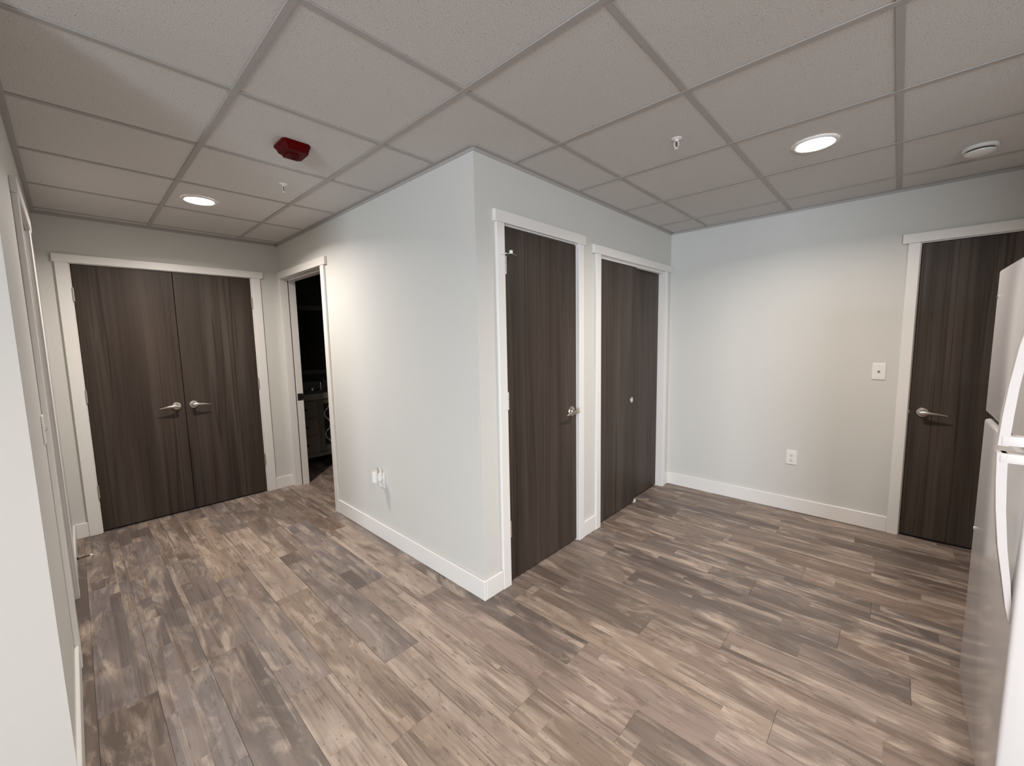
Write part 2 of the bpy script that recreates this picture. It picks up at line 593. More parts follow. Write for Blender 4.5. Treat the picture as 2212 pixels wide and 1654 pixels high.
rp = random.Random(21)
for c in range(-7, 20):
    x = X00 + (c + 0.5) * PW
    ph = PH.get(c, rp.uniform(-1.2, 1.2))
    y_lo = -2.95
    y_hi = YB + 0.06 if x < 0.12 else 0.06
    if 0.0 < x < 1.35:
        y_hi = 3.80
    if x < XL - 0.1:
        y_hi = YN
    k0 = math.floor((y_lo - ph) / PL)
    k = k0
    while ph + k * PL < y_hi - 0.02:
        a, b_ = max(ph + k * PL, y_lo), min(ph + (k + 1) * PL, y_hi)
        if b_ - a > 0.02:
            o = bpy.data.objects.new('plank', plank_mesh(b_ - a))
            o.location = (x, (a + b_) / 2, 0)
            o.parent = fl
            t = TONE.get((c, k))
            if t is None:
                pool = ['brown', 'gbrown', 'gbrown', 'dgrey', 'dgrey', 'brown', 'gbrown', 'dark'] if c >= 7 else \
                       ['light', 'grey', 'tan', 'gbrown', 'pink', 'light']
                if c <= -2:
                    pool = ['dark', 'brown', 'dgrey', 'blue']  # vignetting towards the left edge put into the plank tones
                t = rp.choice(pool)
            f_ = rp.uniform(0.92, 1.08)
            o.color = tuple(v * f_ for v in PAL[t]) + (1.0,)
            COL.objects.link(o)
        k += 1

# ------------------------------------------------------------------ ceiling: deck, grid tees, tiles
T = 0.6096
GX, GY = -0.9333, -0.9256
ce = part('ceiling', 'deck', None, (-6.72, 3.3, -6.05, 3.85, H + 0.03, H + 0.09), (-6.72, 2.55, -6.05, -3.06, H, H + 0.03),
          (-6.72, XL - 0.62, -3.06, YN, H, H + 0.03))
tag(ce, 'suspended ceiling of square white speckled tiles in a metal grid', 'ceiling', kind='structure')


def clip_rects(x0, x1, y0, y1):
    """pieces of a rectangle that lie in the room under this ceiling"""
    out = []
    rooms = [(XL, 0.0, YN, YB), (XL, 0.0, -3.06, YN), (0.0, XF, -3.06, 0.0), (XL - 0.62, XL, -3.06, YN)]
    for a in rooms:
        X0, X1, Y0, Y1 = max(x0, a[0]), min(x1, a[1]), max(y0, a[2]), min(y1, a[3])
        if X1 - X0 > 0.004 and Y1 - Y0 > 0.004:
            out.append((X0, X1, Y0, Y1))
    return out


def merge(rs):
    rs = list(rs)
    done = False
    while not done:
        done = True
        for i in range(len(rs)):
            for j in range(i + 1, len(rs)):
                a, b_ = rs[i], rs[j]
                if abs(a[2] - b_[2]) < 1e-6 and abs(a[3] - b_[3]) < 1e-6 and (abs(a[1] - b_[0]) < 1e-6 or abs(b_[1] - a[0]) < 1e-6):
                    n_ = (min(a[0], b_[0]), max(a[1], b_[1]), a[2], a[3])
                elif abs(a[0] - b_[0]) < 1e-6 and abs(a[1] - b_[1]) < 1e-6 and (abs(a[3] - b_[2]) < 1e-6 or abs(b_[3] - a[2]) < 1e-6):
                    n_ = (a[0], a[1], min(a[2], b_[2]), max(a[3], b_[3]))
                else:
                    continue
                rs = [r for q, r in enumerate(rs) if q not in (i, j)] + [n_]
                done = False
                break
            if not done:
                break
    return rs


for i in range(-3, 6):
    for j in range(-4, 7):
        x0, y0 = GX + i * T, GY + j * T
        for r in merge(clip_rects(x0 + 0.002, x0 + T - 0.002, y0 + 0.002, y0 + T - 0.002)):
            cx, cy = (r[0] + r[1]) / 2, (r[2] + r[3]) / 2
            bm = bmesh.new()
            box(bm, r[0] - cx, r[1] - cx, r[2] - cy, r[3] - cy, 0.0, 0.014)
            link('ceiling_tile', bm, 'tile', ce, loc=(cx, cy, H + 0.0005))
hw = 0.0122
for i in range(-2, 6):                       # tees running along y
    x = GX + i * T
    for r in merge(clip_rects(x - hw, x + hw, -3.06, YB)):
        part('grid_tee', 'tee', ce, (r[0], r[1], r[2], r[3], H - 0.0045, H - 0.0002), bev=0.0012)
for j in range(-3, 7):                       # cross tees, a hair higher
    y = GY + j * T
    for r in merge(clip_rects(XL - 0.62, XF, y - hw, y + hw)):
        part('grid_tee', 'tee', ce, (r[0], r[1], r[2], r[3], H - 0.0036, H), bev=0.0012)


def wall_angle(x0, y0, x1, y1, nx, ny):
    """L moulding along a wall from p0 to p1, room on the side (nx, ny)"""
    bm = bmesh.new()
    t1, t2, leg, drop = 0.0022, 0.0022, 0.022, 0.021
    a, b_ = (min(x0, x1), min(y0, y1)), (max(x0, x1), max(y0, y1))
    if ny:
        lo, hi = sorted((y0, y0 + ny * t1))
        box(bm, a[0], b_[0], lo, hi, H - drop, H - 0.0002)
        lo, hi = sorted((y0, y0 + ny * leg))
        box(bm, a[0], b_[0], lo, hi, H - t2 - 0.0015, H - 0.0003)
    else:
        lo, hi = sorted((x0, x0 + nx * t1))
        box(bm, lo, hi, a[1], b_[1], H - drop, H - 0.0002)
        lo, hi = sorted((x0, x0 + nx * leg))
        box(bm, lo, hi, a[1], b_[1], H - t2 - 0.0015, H - 0.0003)
    link('wall_angle', bm, 'tee', ce)


wall_angle(0, 0, XF, 0, 0, -1)
wall_angle(0, 0, 0, YB, -1, 0)
wall_angle(XL, YB, 0, YB, 0, -1)
wall_angle(XL, YN, XL, YB, 1, 0)
wall_angle(XF, -2.62, XF, 0, -1, 0)

# ------------------------------------------------------------------ walls
HW = H + 0.02
D3 = (0.183, 0.916, 2.060)      # rough openings (start, end, top)
D4 = (1.170, 2.325, 2.030)
D1 = (-1.402, -0.230, 2.056)
D2 = (1.822, 2.792, 2.060)
D5 = (-2.420, -1.645, 2.026)
D6 = (1.060, 1.775, 2.056)
structure('wall_front', 'sage grey wall with the brown hinged door and the sliding closet doors', 'wall', 'wall',
          (0.12, D3[0], 0, 0.12, 0, HW), (D3[0], D3[1], 0, 0.12, D3[2], HW), (D3[1], D4[0], 0, 0.12, 0, HW),
          (D4[0], D4[1], 0, 0.12, D4[2], HW), (D4[1], XF + 0.12, 0, 0.12, 0, HW))
structure('wall_hall', 'pale wall with the open bathroom doorway and a plugged-in white device', 'wall', 'wall',
          (0, 0.12, 0, D2[0], 0, HW), (0, 0.12, D2[0], D2[1], D2[2], HW), (0, 0.12, D2[1], YB + 0.12, 0, HW))
structure('wall_back', 'grey wall around the brown double doors at the end of the hall', 'wall', 'wall',
          (XL - 0.12, D1[0], YB, YB + 0.12, 0, HW), (D1[0], D1[1], YB, YB + 0.12, D1[2], HW), (D1[1], 0, YB, YB + 0.12, 0, HW))
structure('wall_left', 'grey wall seen edge-on along the left of the hall', 'wall', 'wall',
          (XL - 0.12, XL, YN + 0.012, D6[0], 0, HW), (XL - 0.12, XL, D6[0], D6[1], D6[2], HW), (XL - 0.12, XL, D6[1], YB, 0, HW))
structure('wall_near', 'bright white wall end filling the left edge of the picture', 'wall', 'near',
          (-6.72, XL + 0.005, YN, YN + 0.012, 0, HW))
structure('wall_right', 'grey wall on the far right with an outlet, a jack plate and a brown door', 'wall', 'wall',
          (XF, XF + 0.12, D5[1], 0, 0, HW), (XF, XF + 0.12, D5[0], D5[1], D5[2], HW), (XF, XF + 0.12, -2.74, D5[0], 0, HW))
structure('wall_kitchen', 'grey kitchen wall behind the refrigerator', 'wall', 'wall', (-0.9, XF + 0.12, -2.74, -2.62, 0, HW),  # unseen left end lengthened to keep side daylight off the far wall
          (-0.42, -0.3, -6.05, -2.74, 0, HW))
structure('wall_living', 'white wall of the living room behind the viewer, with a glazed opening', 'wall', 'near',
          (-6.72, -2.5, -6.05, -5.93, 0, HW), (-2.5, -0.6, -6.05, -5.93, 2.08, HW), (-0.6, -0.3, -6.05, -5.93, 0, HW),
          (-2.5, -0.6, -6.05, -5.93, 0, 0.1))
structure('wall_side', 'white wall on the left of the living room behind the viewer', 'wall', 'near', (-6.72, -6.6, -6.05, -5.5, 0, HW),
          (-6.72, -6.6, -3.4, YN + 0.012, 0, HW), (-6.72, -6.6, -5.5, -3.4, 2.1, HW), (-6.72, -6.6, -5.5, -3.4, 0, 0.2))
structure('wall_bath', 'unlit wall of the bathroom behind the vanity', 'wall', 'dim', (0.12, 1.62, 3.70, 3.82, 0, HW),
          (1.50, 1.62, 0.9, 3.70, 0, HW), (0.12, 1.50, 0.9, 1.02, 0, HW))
wn_ = empty('window_1', (-1.55, -5.99, 0))
tag(wn_, 'white glazed patio window of the living room behind the viewer', 'window', kind='structure')
part('window_frame', 'trim', wn_, (-0.95, -0.90, -0.03, 0.03, 0.1, 2.08), (0.90, 0.95, -0.03, 0.03, 0.1, 2.08), (-0.90, 0.90, -0.03, 0.03, 0.1, 0.15),
     (-0.90, 0.90, -0.03, 0.03, 2.03, 2.08), (-0.02, 0.02, -0.03, 0.03, 0.15, 2.03))

# ------------------------------------------------------------------ baseboards
BH, BT = 0.114, 0.014


def baseboard(name, label, *boxes):
    structure(name, label, 'baseboard', 'trim', *boxes, bev=0.003)


baseboard('baseboard_hall', 'white baseboard under the plugged-in device', (-BT, 0, -BT, 1.780, 0, BH))
baseboard('baseboard_corner', 'short white baseboard between the wall corner and the hinged brown door', (0.0005, 0.135, -BT, 0, 0, BH))
baseboard('baseboard_front', 'short white baseboard between hinged door and closet doors', (0.964, 1.121, -BT, 0, 0, BH))
baseboard('baseboard_closet', 'stub of white baseboard between closet casing and the far corner', (2.362, XF - BT, -BT, 0, 0, BH))
baseboard('baseboard_right', 'white baseboard below the duplex outlet on the far wall', (XF - BT, XF, -1.601, 0, 0, BH))
baseboard('baseboard_back', 'short white baseboard in the right corner by the double doors', (-0.177, 0, YB - BT, YB, 0, BH))
baseboard('baseboard_end', 'short white baseboard left of the double doors', (XL + BT, -1.467, YB - BT, YB, 0, BH))
baseboard('baseboard_left', 'white baseboard at the lower left edge beside the white wall end', (XL, XL + BT, YN, 0.998, 0, BH))
baseboard('baseboard_far_left', 'white baseboard carrying the spring door stop', (XL, XL + BT, 1.838, YB, 0, BH))

# ------------------------------------------------------------------ doors
CT = 0.018


def lever(parent, x, z, dirx, y0):
    """satin nickel lever: rose, neck and tapered arm that points along dirx; door face at y0 (room side is -y)"""
    bm = bmesh.new()
    lathe(bm, [(0.0, 0.0), (0.033, 0.0), (0.034, -0.004), (0.030, -0.010), (0.016, -0.014), (0.012, -0.020), (0.0, -0.020)],
          (x, y0, z), 'Y', 32)
    tube(bm, [(x, y0 - 0.012, z), (x, y0 - 0.030, z), (x, y0 - 0.052, z)], [0.0125, 0.011, 0.0125], 16)
    pts, rs = [], []
    for q in range(13):
        t = q / 12
        pts.append((x + dirx * (-0.014 + 0.130 * t), y0 - 0.052 - 0.006 * math.sin(PI * t), z + 0.004 * math.sin(PI * t) - 0.008 * t * t))
        rs.append((0.0085 + 0.006 * math.sin(PI * min(1, t * 1.6 + 0.25))) * (1 if t < 0.55 else 1 - 0.62 * (t - 0.55) / 0.45))
    tube(bm, pts, rs, 14, flat=0.62, up=(0, 0, 1))
    return link('lever_handle', bm, 'nickel', parent, True)


def hinge(parent, x, y, z, mname='nickel'):
    bm = bmesh.new()
    for k in range(5):
        z0 = z - 0.048 + k * 0.0192
        lathe(bm, [(0, z0), (0.0062, z0), (0.0062, z0 + 0.0185), (0, z0 + 0.0185)], (x, y, 0), 'Z', 12)
    lathe(bm, [(0, z + 0.048), (0.0045, z + 0.048), (0.0045, z + 0.052), (0, z + 0.054)], (x, y, 0), 'Z', 12)
    box(bm, x - 0.004, x + 0.004, y, y + 0.012, z - 0.046, z + 0.046)
    return link('hinge', bm, mname, parent, True)


def surround(parent, xi0, xi1, zi, xo0, xo1, hx0, hx1, hz0, hz1, depth=0.118, rev=0.006):
    """casing legs, head casing and jambs in the door's own frame (room side is -y)"""
    for a, b_ in ((xo0, xi0), (xi1, xo1)):
        part('casing', 'trim', parent, (a, b_, -CT, 0, 0, hz0), bev=0.0025)
    part('head_casing', 'trim', parent, (hx0, hx1, -CT - 0.004, 0, hz0, hz1), bev=0.0025)
    j0, j1, jz = xi0 - rev * -1, xi1 - rev, zi
    part('jamb', 'trim', parent, (j0 - 0.019, j0, 0.0006, depth, 0, jz), bev=0.001)
    part('jamb', 'trim', parent, (j1, j1 + 0.019, 0.0006, depth, 0, jz), bev=0.001)
    part('head_jamb', 'trim', parent, (j0 - 0.019, j1 + 0.019, 0.0006, depth, jz, jz + 0.017), bev=0.001)
    return j0, j1, jz


def stops(parent, j0, j1, jz, y):
    part('stop_bead', 'trim', parent, (j0, j0 + 0.011, y, y + 0.032, 0, jz - 0.011), bev=0.001)
    part('stop_bead', 'trim', parent, (j1 - 0.011, j1, y, y + 0.032, 0, jz - 0.011), bev=0.001)
    part('stop_bead', 'trim', parent, (j0, j1, y, y + 0.032, jz - 0.011, jz), bev=0.001)


def leaf(parent, x0, x1, z0, z1, y0=0.003, th=0.044):
    cx = (x0 + x1) / 2
    return part('door_leaf', 'door', parent, (x0, x1, y0, y0 + th, z0, z1), bev=0.0012)


# double doors at the end of the hall
d = empty('door_1', (0, YB, 0))
tag(d, 'dark brown double doors with white casing at the end of the hall', 'door', kind='structure')
j0, j1, jz = surround(d, -1.397, -0.243, 2.036, -1.467, -0.170, -1.478, -0.145, 2.040, 2.100)
stops(d, j0, j1, jz, 0.05)
la = leaf(d, j0 + 0.003, -0.8155, 0.015, jz - 0.004)
lb = leaf(d, -0.8115, j1 - 0.003, 0.015, jz - 0.004)
lever(la, -0.872, 0.925, -1, 0.003)
lever(lb, -0.756, 0.925, 1, 0.003)
for z in (1.812, 1.062, 0.325):
    hinge(la, j0 + 0.002, -0.005, z)
    hinge(lb, j1 - 0.002, -0.005, z)

# open bathroom doorway: local x runs along -y of the world
d = empty('door_2', (0, 0, 0), -PI / 2)
tag(d, 'white cased doorway standing open to the dark bathroom', 'doorway', kind='structure')
j0, j1, jz = surround(d, -2.772, -1.842, 2.043, -2.8315, -1.780, -2.8315, -1.744, 2.047, 2.110)
for a_, b_ in ((j0, j0 + 0.010), (j1 - 0.010, j1)):
    part('stop_bead', 'trim', d, (a_, b_, 0.055, 0.117, 0, jz - 0.010), bev=0.001)
part('stop_bead', 'trim', d, (j0, j1, 0.055, 0.117, jz - 0.010, jz), bev=0.001)
part('groove_shade', 'slot', d, (j0, j0 + 0.006, 0.049, 0.0548, 0, jz - 0.010), (j1 - 0.006, j1, 0.049, 0.0548, 0, jz - 0.010))  # dark strips drawn for the shaded gap in front of the stop
bm = bmesh.new()
box(bm, j0 + 0.0098, j0 + 0.0118, 0.062, 0.113, 0.862, 0.932, 0.0008)
box(bm, j0 + 0.0098, j0 + 0.0150, 0.108, 0.121, 0.874, 0.920, 0.001)
link('strike_plate', bm, 'bronze', d)
part('latch_hole', 'nickel', d, (j0 + 0.0117, j0 + 0.0126, 0.080, 0.092, 0.886, 0.908))

# hinged brown door
d = empty('door_3', (0, 0, 0))
tag(d, 'single dark brown door hinged beside the wall corner, closed', 'door', kind='structure')
j0, j1, jz = surround(d, 0.197, 0.902, 2.039, 0.135, 0.964, 0.122, 0.984, 2.045, 2.107)
stops(d, j0, j1, jz, 0.05)
la = leaf(d, j0 + 0.003, j1 - 0.004, 0.015, jz - 0.005)
lever(la, 0.832, 0.938, -1, 0.003)
for z in (1.828, 1.083, 0.333):
    hinge(la, j0 + 0.007, -0.007, z)
bm = bmesh.new()
zt = 1.886
tube(bm, [(j0 + 0.007, -0.007, zt), (j0 + 0.012, -0.020, zt + 0.002), (j0 + 0.030, -0.034, zt + 0.003), (j0 + 0.068, -0.030, zt - 0.004)], 0.0035, 8)
tube(bm, [(j0 + 0.007, -0.007, zt), (j0 - 0.004, -0.026, zt - 0.001), (j0 - 0.020, -0.036, zt - 0.003)], 0.0032, 8)
sp = link('hinge_pin_stop', bm, 'nickel', d, True)
bm = bmesh.new()
lathe(bm, [(0, -0.008), (0.0095, -0.008), (0.0105, 0.0), (0.0095, 0.009), (0, 0.010)], (j0 + 0.020, -0.036, zt + 0.008), 'Z', 14)
link('bumper', bm, 'rubber', sp, True)

# sliding closet doors
d = empty('door_4', (0, 0, 0))
tag(d, 'pair of dark brown sliding closet doors with a round pull', 'closet door', kind='structure')
j0, j1, jz = surround(d, 1.183, 2.312, 2.009, 1.121, 2.360, 1.085, 2.432, 2.013, 2.073)
part('track', 'trim', d, (j0, j1, 0.008, 0.011, jz - 0.014, jz), (j0, j1, 0.047, 0.050, jz - 0.010, jz), (j0, j1, 0.088, 0.091, jz - 0.010, jz))
la = leaf(d, j0 + 0.002, 1.780, 0.012, jz - 0.006, 0.012, 0.034)
lb = leaf(d, 1.715, j1 - 0.002, 0.012, jz - 0.012, 0.052, 0.034)
bm = bmesh.new()
lathe(bm, [(0.0, -0.001), (0.016, -0.0012), (0.0195, -0.0032), (0.0225, -0.0030), (0.024, -0.0008), (0.024, 0.002)], (1.717, 0.0118, 0.908), 'Y', 28)
link('finger_pull', bm, 'chrome', la, True)
part('floor_guide', 'rubber', d, (1.778, 1.806, 0.006, 0.050, 0.0005, 0.022), bev=0.001)

# brown door at the right, partly behind the fridge: local x along -y
d = empty('door_5', (XF, 0, 0), -PI / 2)
tag(d, 'dark brown door at the far right, partly hidden by the refrigerator', 'door', kind='structure')
j0, j1, jz = surround(d, 1.661, 2.404, 2.005, 1.601, 2.466, 1.572, 2.495, 2.011, 2.073)
stops(d, j0, j1, jz, 0.05)
la = leaf(d, j0 + 0.005, j1 - 0.003, 0.015, jz - 0.005)
lever(la, 1.735, 0.885, 1, 0.003)
part('latch_bolt', 'nickel', la, (j0 + 0.001, j0 + 0.006, 0.012, 0.030, 0.873, 0.893))

# door in the left wall, seen edge-on: local x along +y
d = empty('door_6', (XL, 0, 0), PI / 2)
tag(d, 'white cased door in the left wall, seen edge-on', 'door', kind='structure')
j0, j1, jz = surround(d, 1.080, 1.755, 2.036, 1.000, 1.836, 0.988, 1.846, 2.042, 2.103)
stops(d, j0, j1, jz, 0.06)
leaf(d, j0 + 0.003, j1 - 0.003, 0.015, jz - 0.004, 0.092, 0.02)

# ------------------------------------------------------------------ ceiling fixtures


def recessed_light(loc, label, power=LED_W):
    t = empty('recessed_light', (loc[0], loc[1], H))
    tag(t, label, 'ceiling light', 'recessed ceiling lights')
    bm = bmesh.new()
    lathe(bm, [(0.078, -0.0005), (0.079, -0.007), (0.084, -0.0095), (0.092, -0.0085), (0.097, -0.004), (0.098, -0.0002)], n=48)
    link('trim_ring', bm, 'plastic', t, True)
    bm = bmesh.new()
    lathe(bm, [(0.079, -0.003), (0.072, -0.0075), (0.05, -0.0105), (0.0, -0.012)], n=40)
    link('lens', bm, 'lens', t, True)
    lo = area('lamp', (0, 0, -0.016), (0, 0, 0), 0.14, 0.14, power, LED_COL, 'DISK', math.radians(156))
    lo.parent = t
    return t


recessed_light((1.205, -1.225), 'lit round recessed light in the ceiling tile above the fridge side', 17.5)
recessed_light((-0.775, 1.826), 'lit round recessed light in front of the double doors', 17.0)
recessed_light((-1.30, -2.00), 'added round recessed light, unseen behind the viewer, brightening the foreground floor', 26.0)  # unseen lamp added to brighten the foreground floor
recessed_light((-2.75, -1.85), 'added round recessed light, unseen behind the viewer, warming the near wall', 5.0)  # unseen lamp added to warm the near wall

a = empty('fire_alarm_strobe', (-0.622, 0.612, H))
tag(a, 'dark red ceiling fire alarm strobe with cut corners', 'fire alarm')


def octo(hx, hy, c, notch=0.0):
    return [(-hx + c, -hy), (hx - c, -hy), (hx, -hy + c), (hx, hy - c), (hx - c, hy), (-hx + c + notch, hy), (-hx + c * 0.9 + notch * 0.5, hy - c * 0.8 - notch * 0.4), (-hx, hy - c - notch), (-hx, -hy + c)]


bm = bmesh.new()
prism(bm, octo(0.0635, 0.069, 0.012), -0.012, -0.0002)
prism(bm, octo(0.055, 0.060, 0.016, 0.016), -0.042, -0.012, octo(0.0625, 0.068, 0.014, 0.012))
link('alarm_body', bm, 'red', a)
bm = bmesh.new()
prism(bm, [(-0.022, -0.012), (0.022, -0.012), (0.022, 0.030), (-0.022, 0.030)], -0.052, -0.0415, [(-0.026, -0.016), (0.026, -0.016), (0.026, 0.034), (-0.026, 0.034)])
link('strobe_lens', bm, 'redlens', a)


def sprinkler(loc, label, rz):
    t = empty('fire_sprinkler', (loc[0], loc[1], H), rz)
    tag(t, label, 'sprinkler', 'ceiling fire sprinklers')
    t.scale = (0.8, 0.8, 0.8)
    bm = bmesh.new()
    lathe(bm, [(0.010, -0.006), (0.022, -0.006), (0.030, -0.003), (0.032, -0.0003)], n=24)
    link('escutcheon', bm, 'plastic', t, True)
    bm = bmesh.new()
    lathe(bm, [(0, -0.006), (0.011, -0.006), (0.011, -0.014), (0.008, -0.016), (0, -0.016)], n=16)
    for s in (-1, 1):
        tube(bm, [(s * 0.008, 0, -0.014), (s * 0.0135, 0, -0.022), (s * 0.0135, 0, -0.042), (s * 0.005, 0, -0.053)], 0.0026, 8)
    lathe(bm, [(0, -0.050), (0.005, -0.050), (0.005, -0.056), (0, -0.056)], n=12)
    link('sprinkler_frame', bm, 'plastic', t, True)
    bm = bmesh.new()
    lathe(bm, [(0, -0.016), (0.0022, -0.018), (0.0028, -0.034), (0.0022, -0.049), (0, -0.050)], n=10)
    link('glass_bulb', bm, 'bulb', t, True)
    bm = bmesh.new()
    for k in range(12):
        a0 = 2 * PI * k / 12
        prism(bm, [(0.004 * math.cos(a0 - .5), 0.004 * math.sin(a0 - .5)), (0.014 * math.cos(a0 - .16), 0.014 * math.sin(a0 - .16)),
                   (0.014 * math.cos(a0 + .16), 0.014 * math.sin(a0 + .16)), (0.004 * math.cos(a0 + .5), 0.004 * math.sin(a0 + .5))], -0.0585, -0.0572)
    lathe(bm, [(0, -0.0595), (0.006, -0.0595), (0.006, -0.056), (0, -0.056)], n=14)
    link('deflector', bm, 'plastic', t)
    return t


sprinkler((-0.484, 1.160), 'small white fire sprinkler hanging near the red alarm', 0.9)
sprinkler((0.652, -0.746), 'small white fire sprinkler above the hinged brown door', -0.75)

t = empty('smoke_detector', (1.885, -1.842, H))
tag(t, 'round white smoke detector at the right of the ceiling', 'smoke detector')
bm = bmesh.new()
lathe(bm, [(0.066, -0.0003), (0.067, -0.014), (0.062, -0.017), (0.050, -0.017)], n=36)
link('detector_base', bm, 'plastic', t, True)
bm = bmesh.new()
lathe(bm, [(0.052, -0.017), (0.052, -0.025)], n=36)
link('sensor_slot', bm, 'slot', t, True)
bm = bmesh.new()
lathe(bm, [(0.050, -0.024), (0.057, -0.025), (0.056, -0.031), (0.045, -0.038), (0.0, -0.041)], n=36)
link('detector_cover', bm, 'plastic', t, True)

# ------------------------------------------------------------------ wall plates


def wall_plate(name, label, cat, loc, rz, outlet=True):
    """plate in its own frame: x along the wall, -y into the room"""
    t = empty(name, loc, rz)
    tag(t, label, cat)
    bm = bmesh.new()
    box(bm, -0.0365, 0.0365, -0.006, -0.0002, -0.0585, 0.0585, 0.0035, 2)
    link('cover_plate', bm, 'plastic', t)
    if outlet:
        for s in (-1, 1):
            bm = bmesh.new()
            pts = [(0.0172 * math.cos(q) * (1.0), 0.0172 * math.sin(q)) for q in [2 * PI * k / 24 for k in range(24)]]
            va = [bm.verts.new((x, -0.0085, s * 0.0195 + max(-0.0135, min(0.0135, z)))) for x, z in pts]
            vb = [bm.verts.new((x, -0.0055, s * 0.0195 + max(-0.0135, min(0.0135, z)))) for x, z in pts]
            bm.faces.new(va)
            for k in range(24):
                bm.faces.new((va[k], va[(k + 1) % 24], vb[(k + 1) % 24], vb[k]))
            soc = link('socket_face', bm, 'plastic', t)
            bm = bmesh.new()
            z = s * 0.0195
            box(bm, -0.0075, -0.0052, -0.0092, -0.0083, z - 0.001, z + 0.008)
            box(bm, 0.0052, 0.0075, -0.0092, -0.0083, z, z + 0.007)
            lathe(bm, [(0, -0.0092), (0.0030, -0.0092), (0.0030, -0.0083)], (0, 0, z - 0.0065), 'Y', 12)
            link('socket_slots', bm, 'slot', soc)
        bm = bmesh.new()
        lathe(bm, [(0, -0.0075), (0.003, -0.0075), (0.0035, -0.0058)], (0, 0, 0), 'Y', 12)
        link('screw', bm, 'ivory', t, True)
    else:
        bm = bmesh.new()
        lathe(bm, [(0.0035, -0.0065), (0.0035, -0.013), (0.0052, -0.013), (0.0052, -0.009), (0.0075, -0.009), (0.0075, -0.0055)], (0, 0, 0.0), 'Y', 16)
        link('jack', bm, 'nickel', t, True)
        for s in (-1, 1):
            bm = bmesh.new()
            lathe(bm, [(0, -0.0072), (0.003, -0.0072), (0.0033, -0.0058)], (0, 0, s * 0.042), 'Y', 12)
            link('screw', bm, 'ivory', t, True)
    return t


wall_plate('wall_outlet', 'white duplex outlet low on the far wall above the baseboard', 'outlet', (XF, -1.013, 0.442), -PI / 2)
wall_plate('jack_plate', 'white wall plate with one small jack beside the far right door', 'wall plate', (XF, -1.500, 1.153), -PI / 2, False)
wall_plate('wall_outlet', 'white outlet on the bright wall behind the plugged-in device', 'outlet', (0, 1.055, 0.450), -PI / 2)
wall_plate('jack_plate', 'white plate on the left wall seen edge-on by the casing', 'wall plate', (XL, 0.93, 1.10), PI / 2, False)

t = empty('plug_in_warmer', (0, 1.055, 0.473))
tag(t, 'white plug-in scent warmer with an open cup on the bright wall', 'scent warmer')
bm = bmesh.new()
box(bm, -0.040, -0.0096, -0.017, 0.017, -0.026, 0.024, 0.006, 2)
link('plug_body', bm, 'plastic', t, True)
part('back_fin', 'ivory', t, (-0.016, -0.010, -0.016, 0.016, 0.020, 0.062), bev=0.002)
bm = bmesh.new()
lathe(bm, [(0.0, -0.030), (0.015, -0.030), (0.0185, -0.026), (0.0205, 0.052), (0.0190, 0.054), (0.0175, 0.050), (0.016, -0.004), (0.0, -0.006)], (-0.058, 0.0, 0.0), 'Z', 28)
link('cup', bm, 'plastic', t, True)
part('dial', 'ivory', t, (-0.064, -0.046, -0.008, 0.008, -0.040, -0.031), bev=0.002)

# spring door stop on the far left baseboard
t = empty('spring_door_stop', (XL + BT, 2.240, 0.062))
tag(t, 'thin dark door stop with a white tip on the left baseboard', 'door stop')
bm = bmesh.new()
lathe(bm, [(0, 0.0003), (0.010, 0.0003), (0.010, 0.004), (0.005, 0.007), (0, 0.007)], (0, 0, 0), 'X', 14)
link('stop_base', bm, 'bronze', t, True)
bm = bmesh.new()
tube(bm, [(0.006 + 0.055 * q / 120, 0.0042 * math.cos(q * 2 * PI / 10), 0.0042 * math.sin(q * 2 * PI / 10)) for q in range(121)], 0.0011, 6)
link('spring', bm, 'bronze', t, True)
bm = bmesh.new()
lathe(bm, [(0, 0.060), (0.0062, 0.060), (0.0070, 0.064), (0.0062, 0.075), (0, 0.076)], (0, 0, 0), 'X', 14)
link('stop_tip', bm, 'rubber', t, True)

# ------------------------------------------------------------------ refrigerator
fr = empty('refrigerator', (0.51, -2.20, 0))
tag(fr, 'white top freezer refrigerator at the right edge of the picture', 'refrigerator')
fr.location = (0, 0, 0)
FX0, FX1, FY = 0.145, 0.875, -1.840
part('cabinet', 'fridge', fr, (FX0 + 0.004, FX1 - 0.004, -2.55, FY - 0.075, 0.022, 1.632), bev=0.006)
part('kick_grille', 'grille', fr, (FX0 + 0.03, FX1 - 0.03, FY - 0.11, FY - 0.062, 0.004, 0.05))
for nm, z0, z1 in (('freezer_door', 1.122, 1.642), ('fridge_door', 0.050, 1.100)):
    bm = bmesh.new()
    box(bm, FX0, FX1, FY - 0.058, FY, z0, z1, 0.010, 3)
    dd = link(nm, bm, 'fridge', fr, True)
    part('gasket', 'gasket', dd, (FX0 + 0.012, FX1 - 0.012, FY - 0.0765, FY - 0.0575, z0 + 0.012, z1 - 0.012))


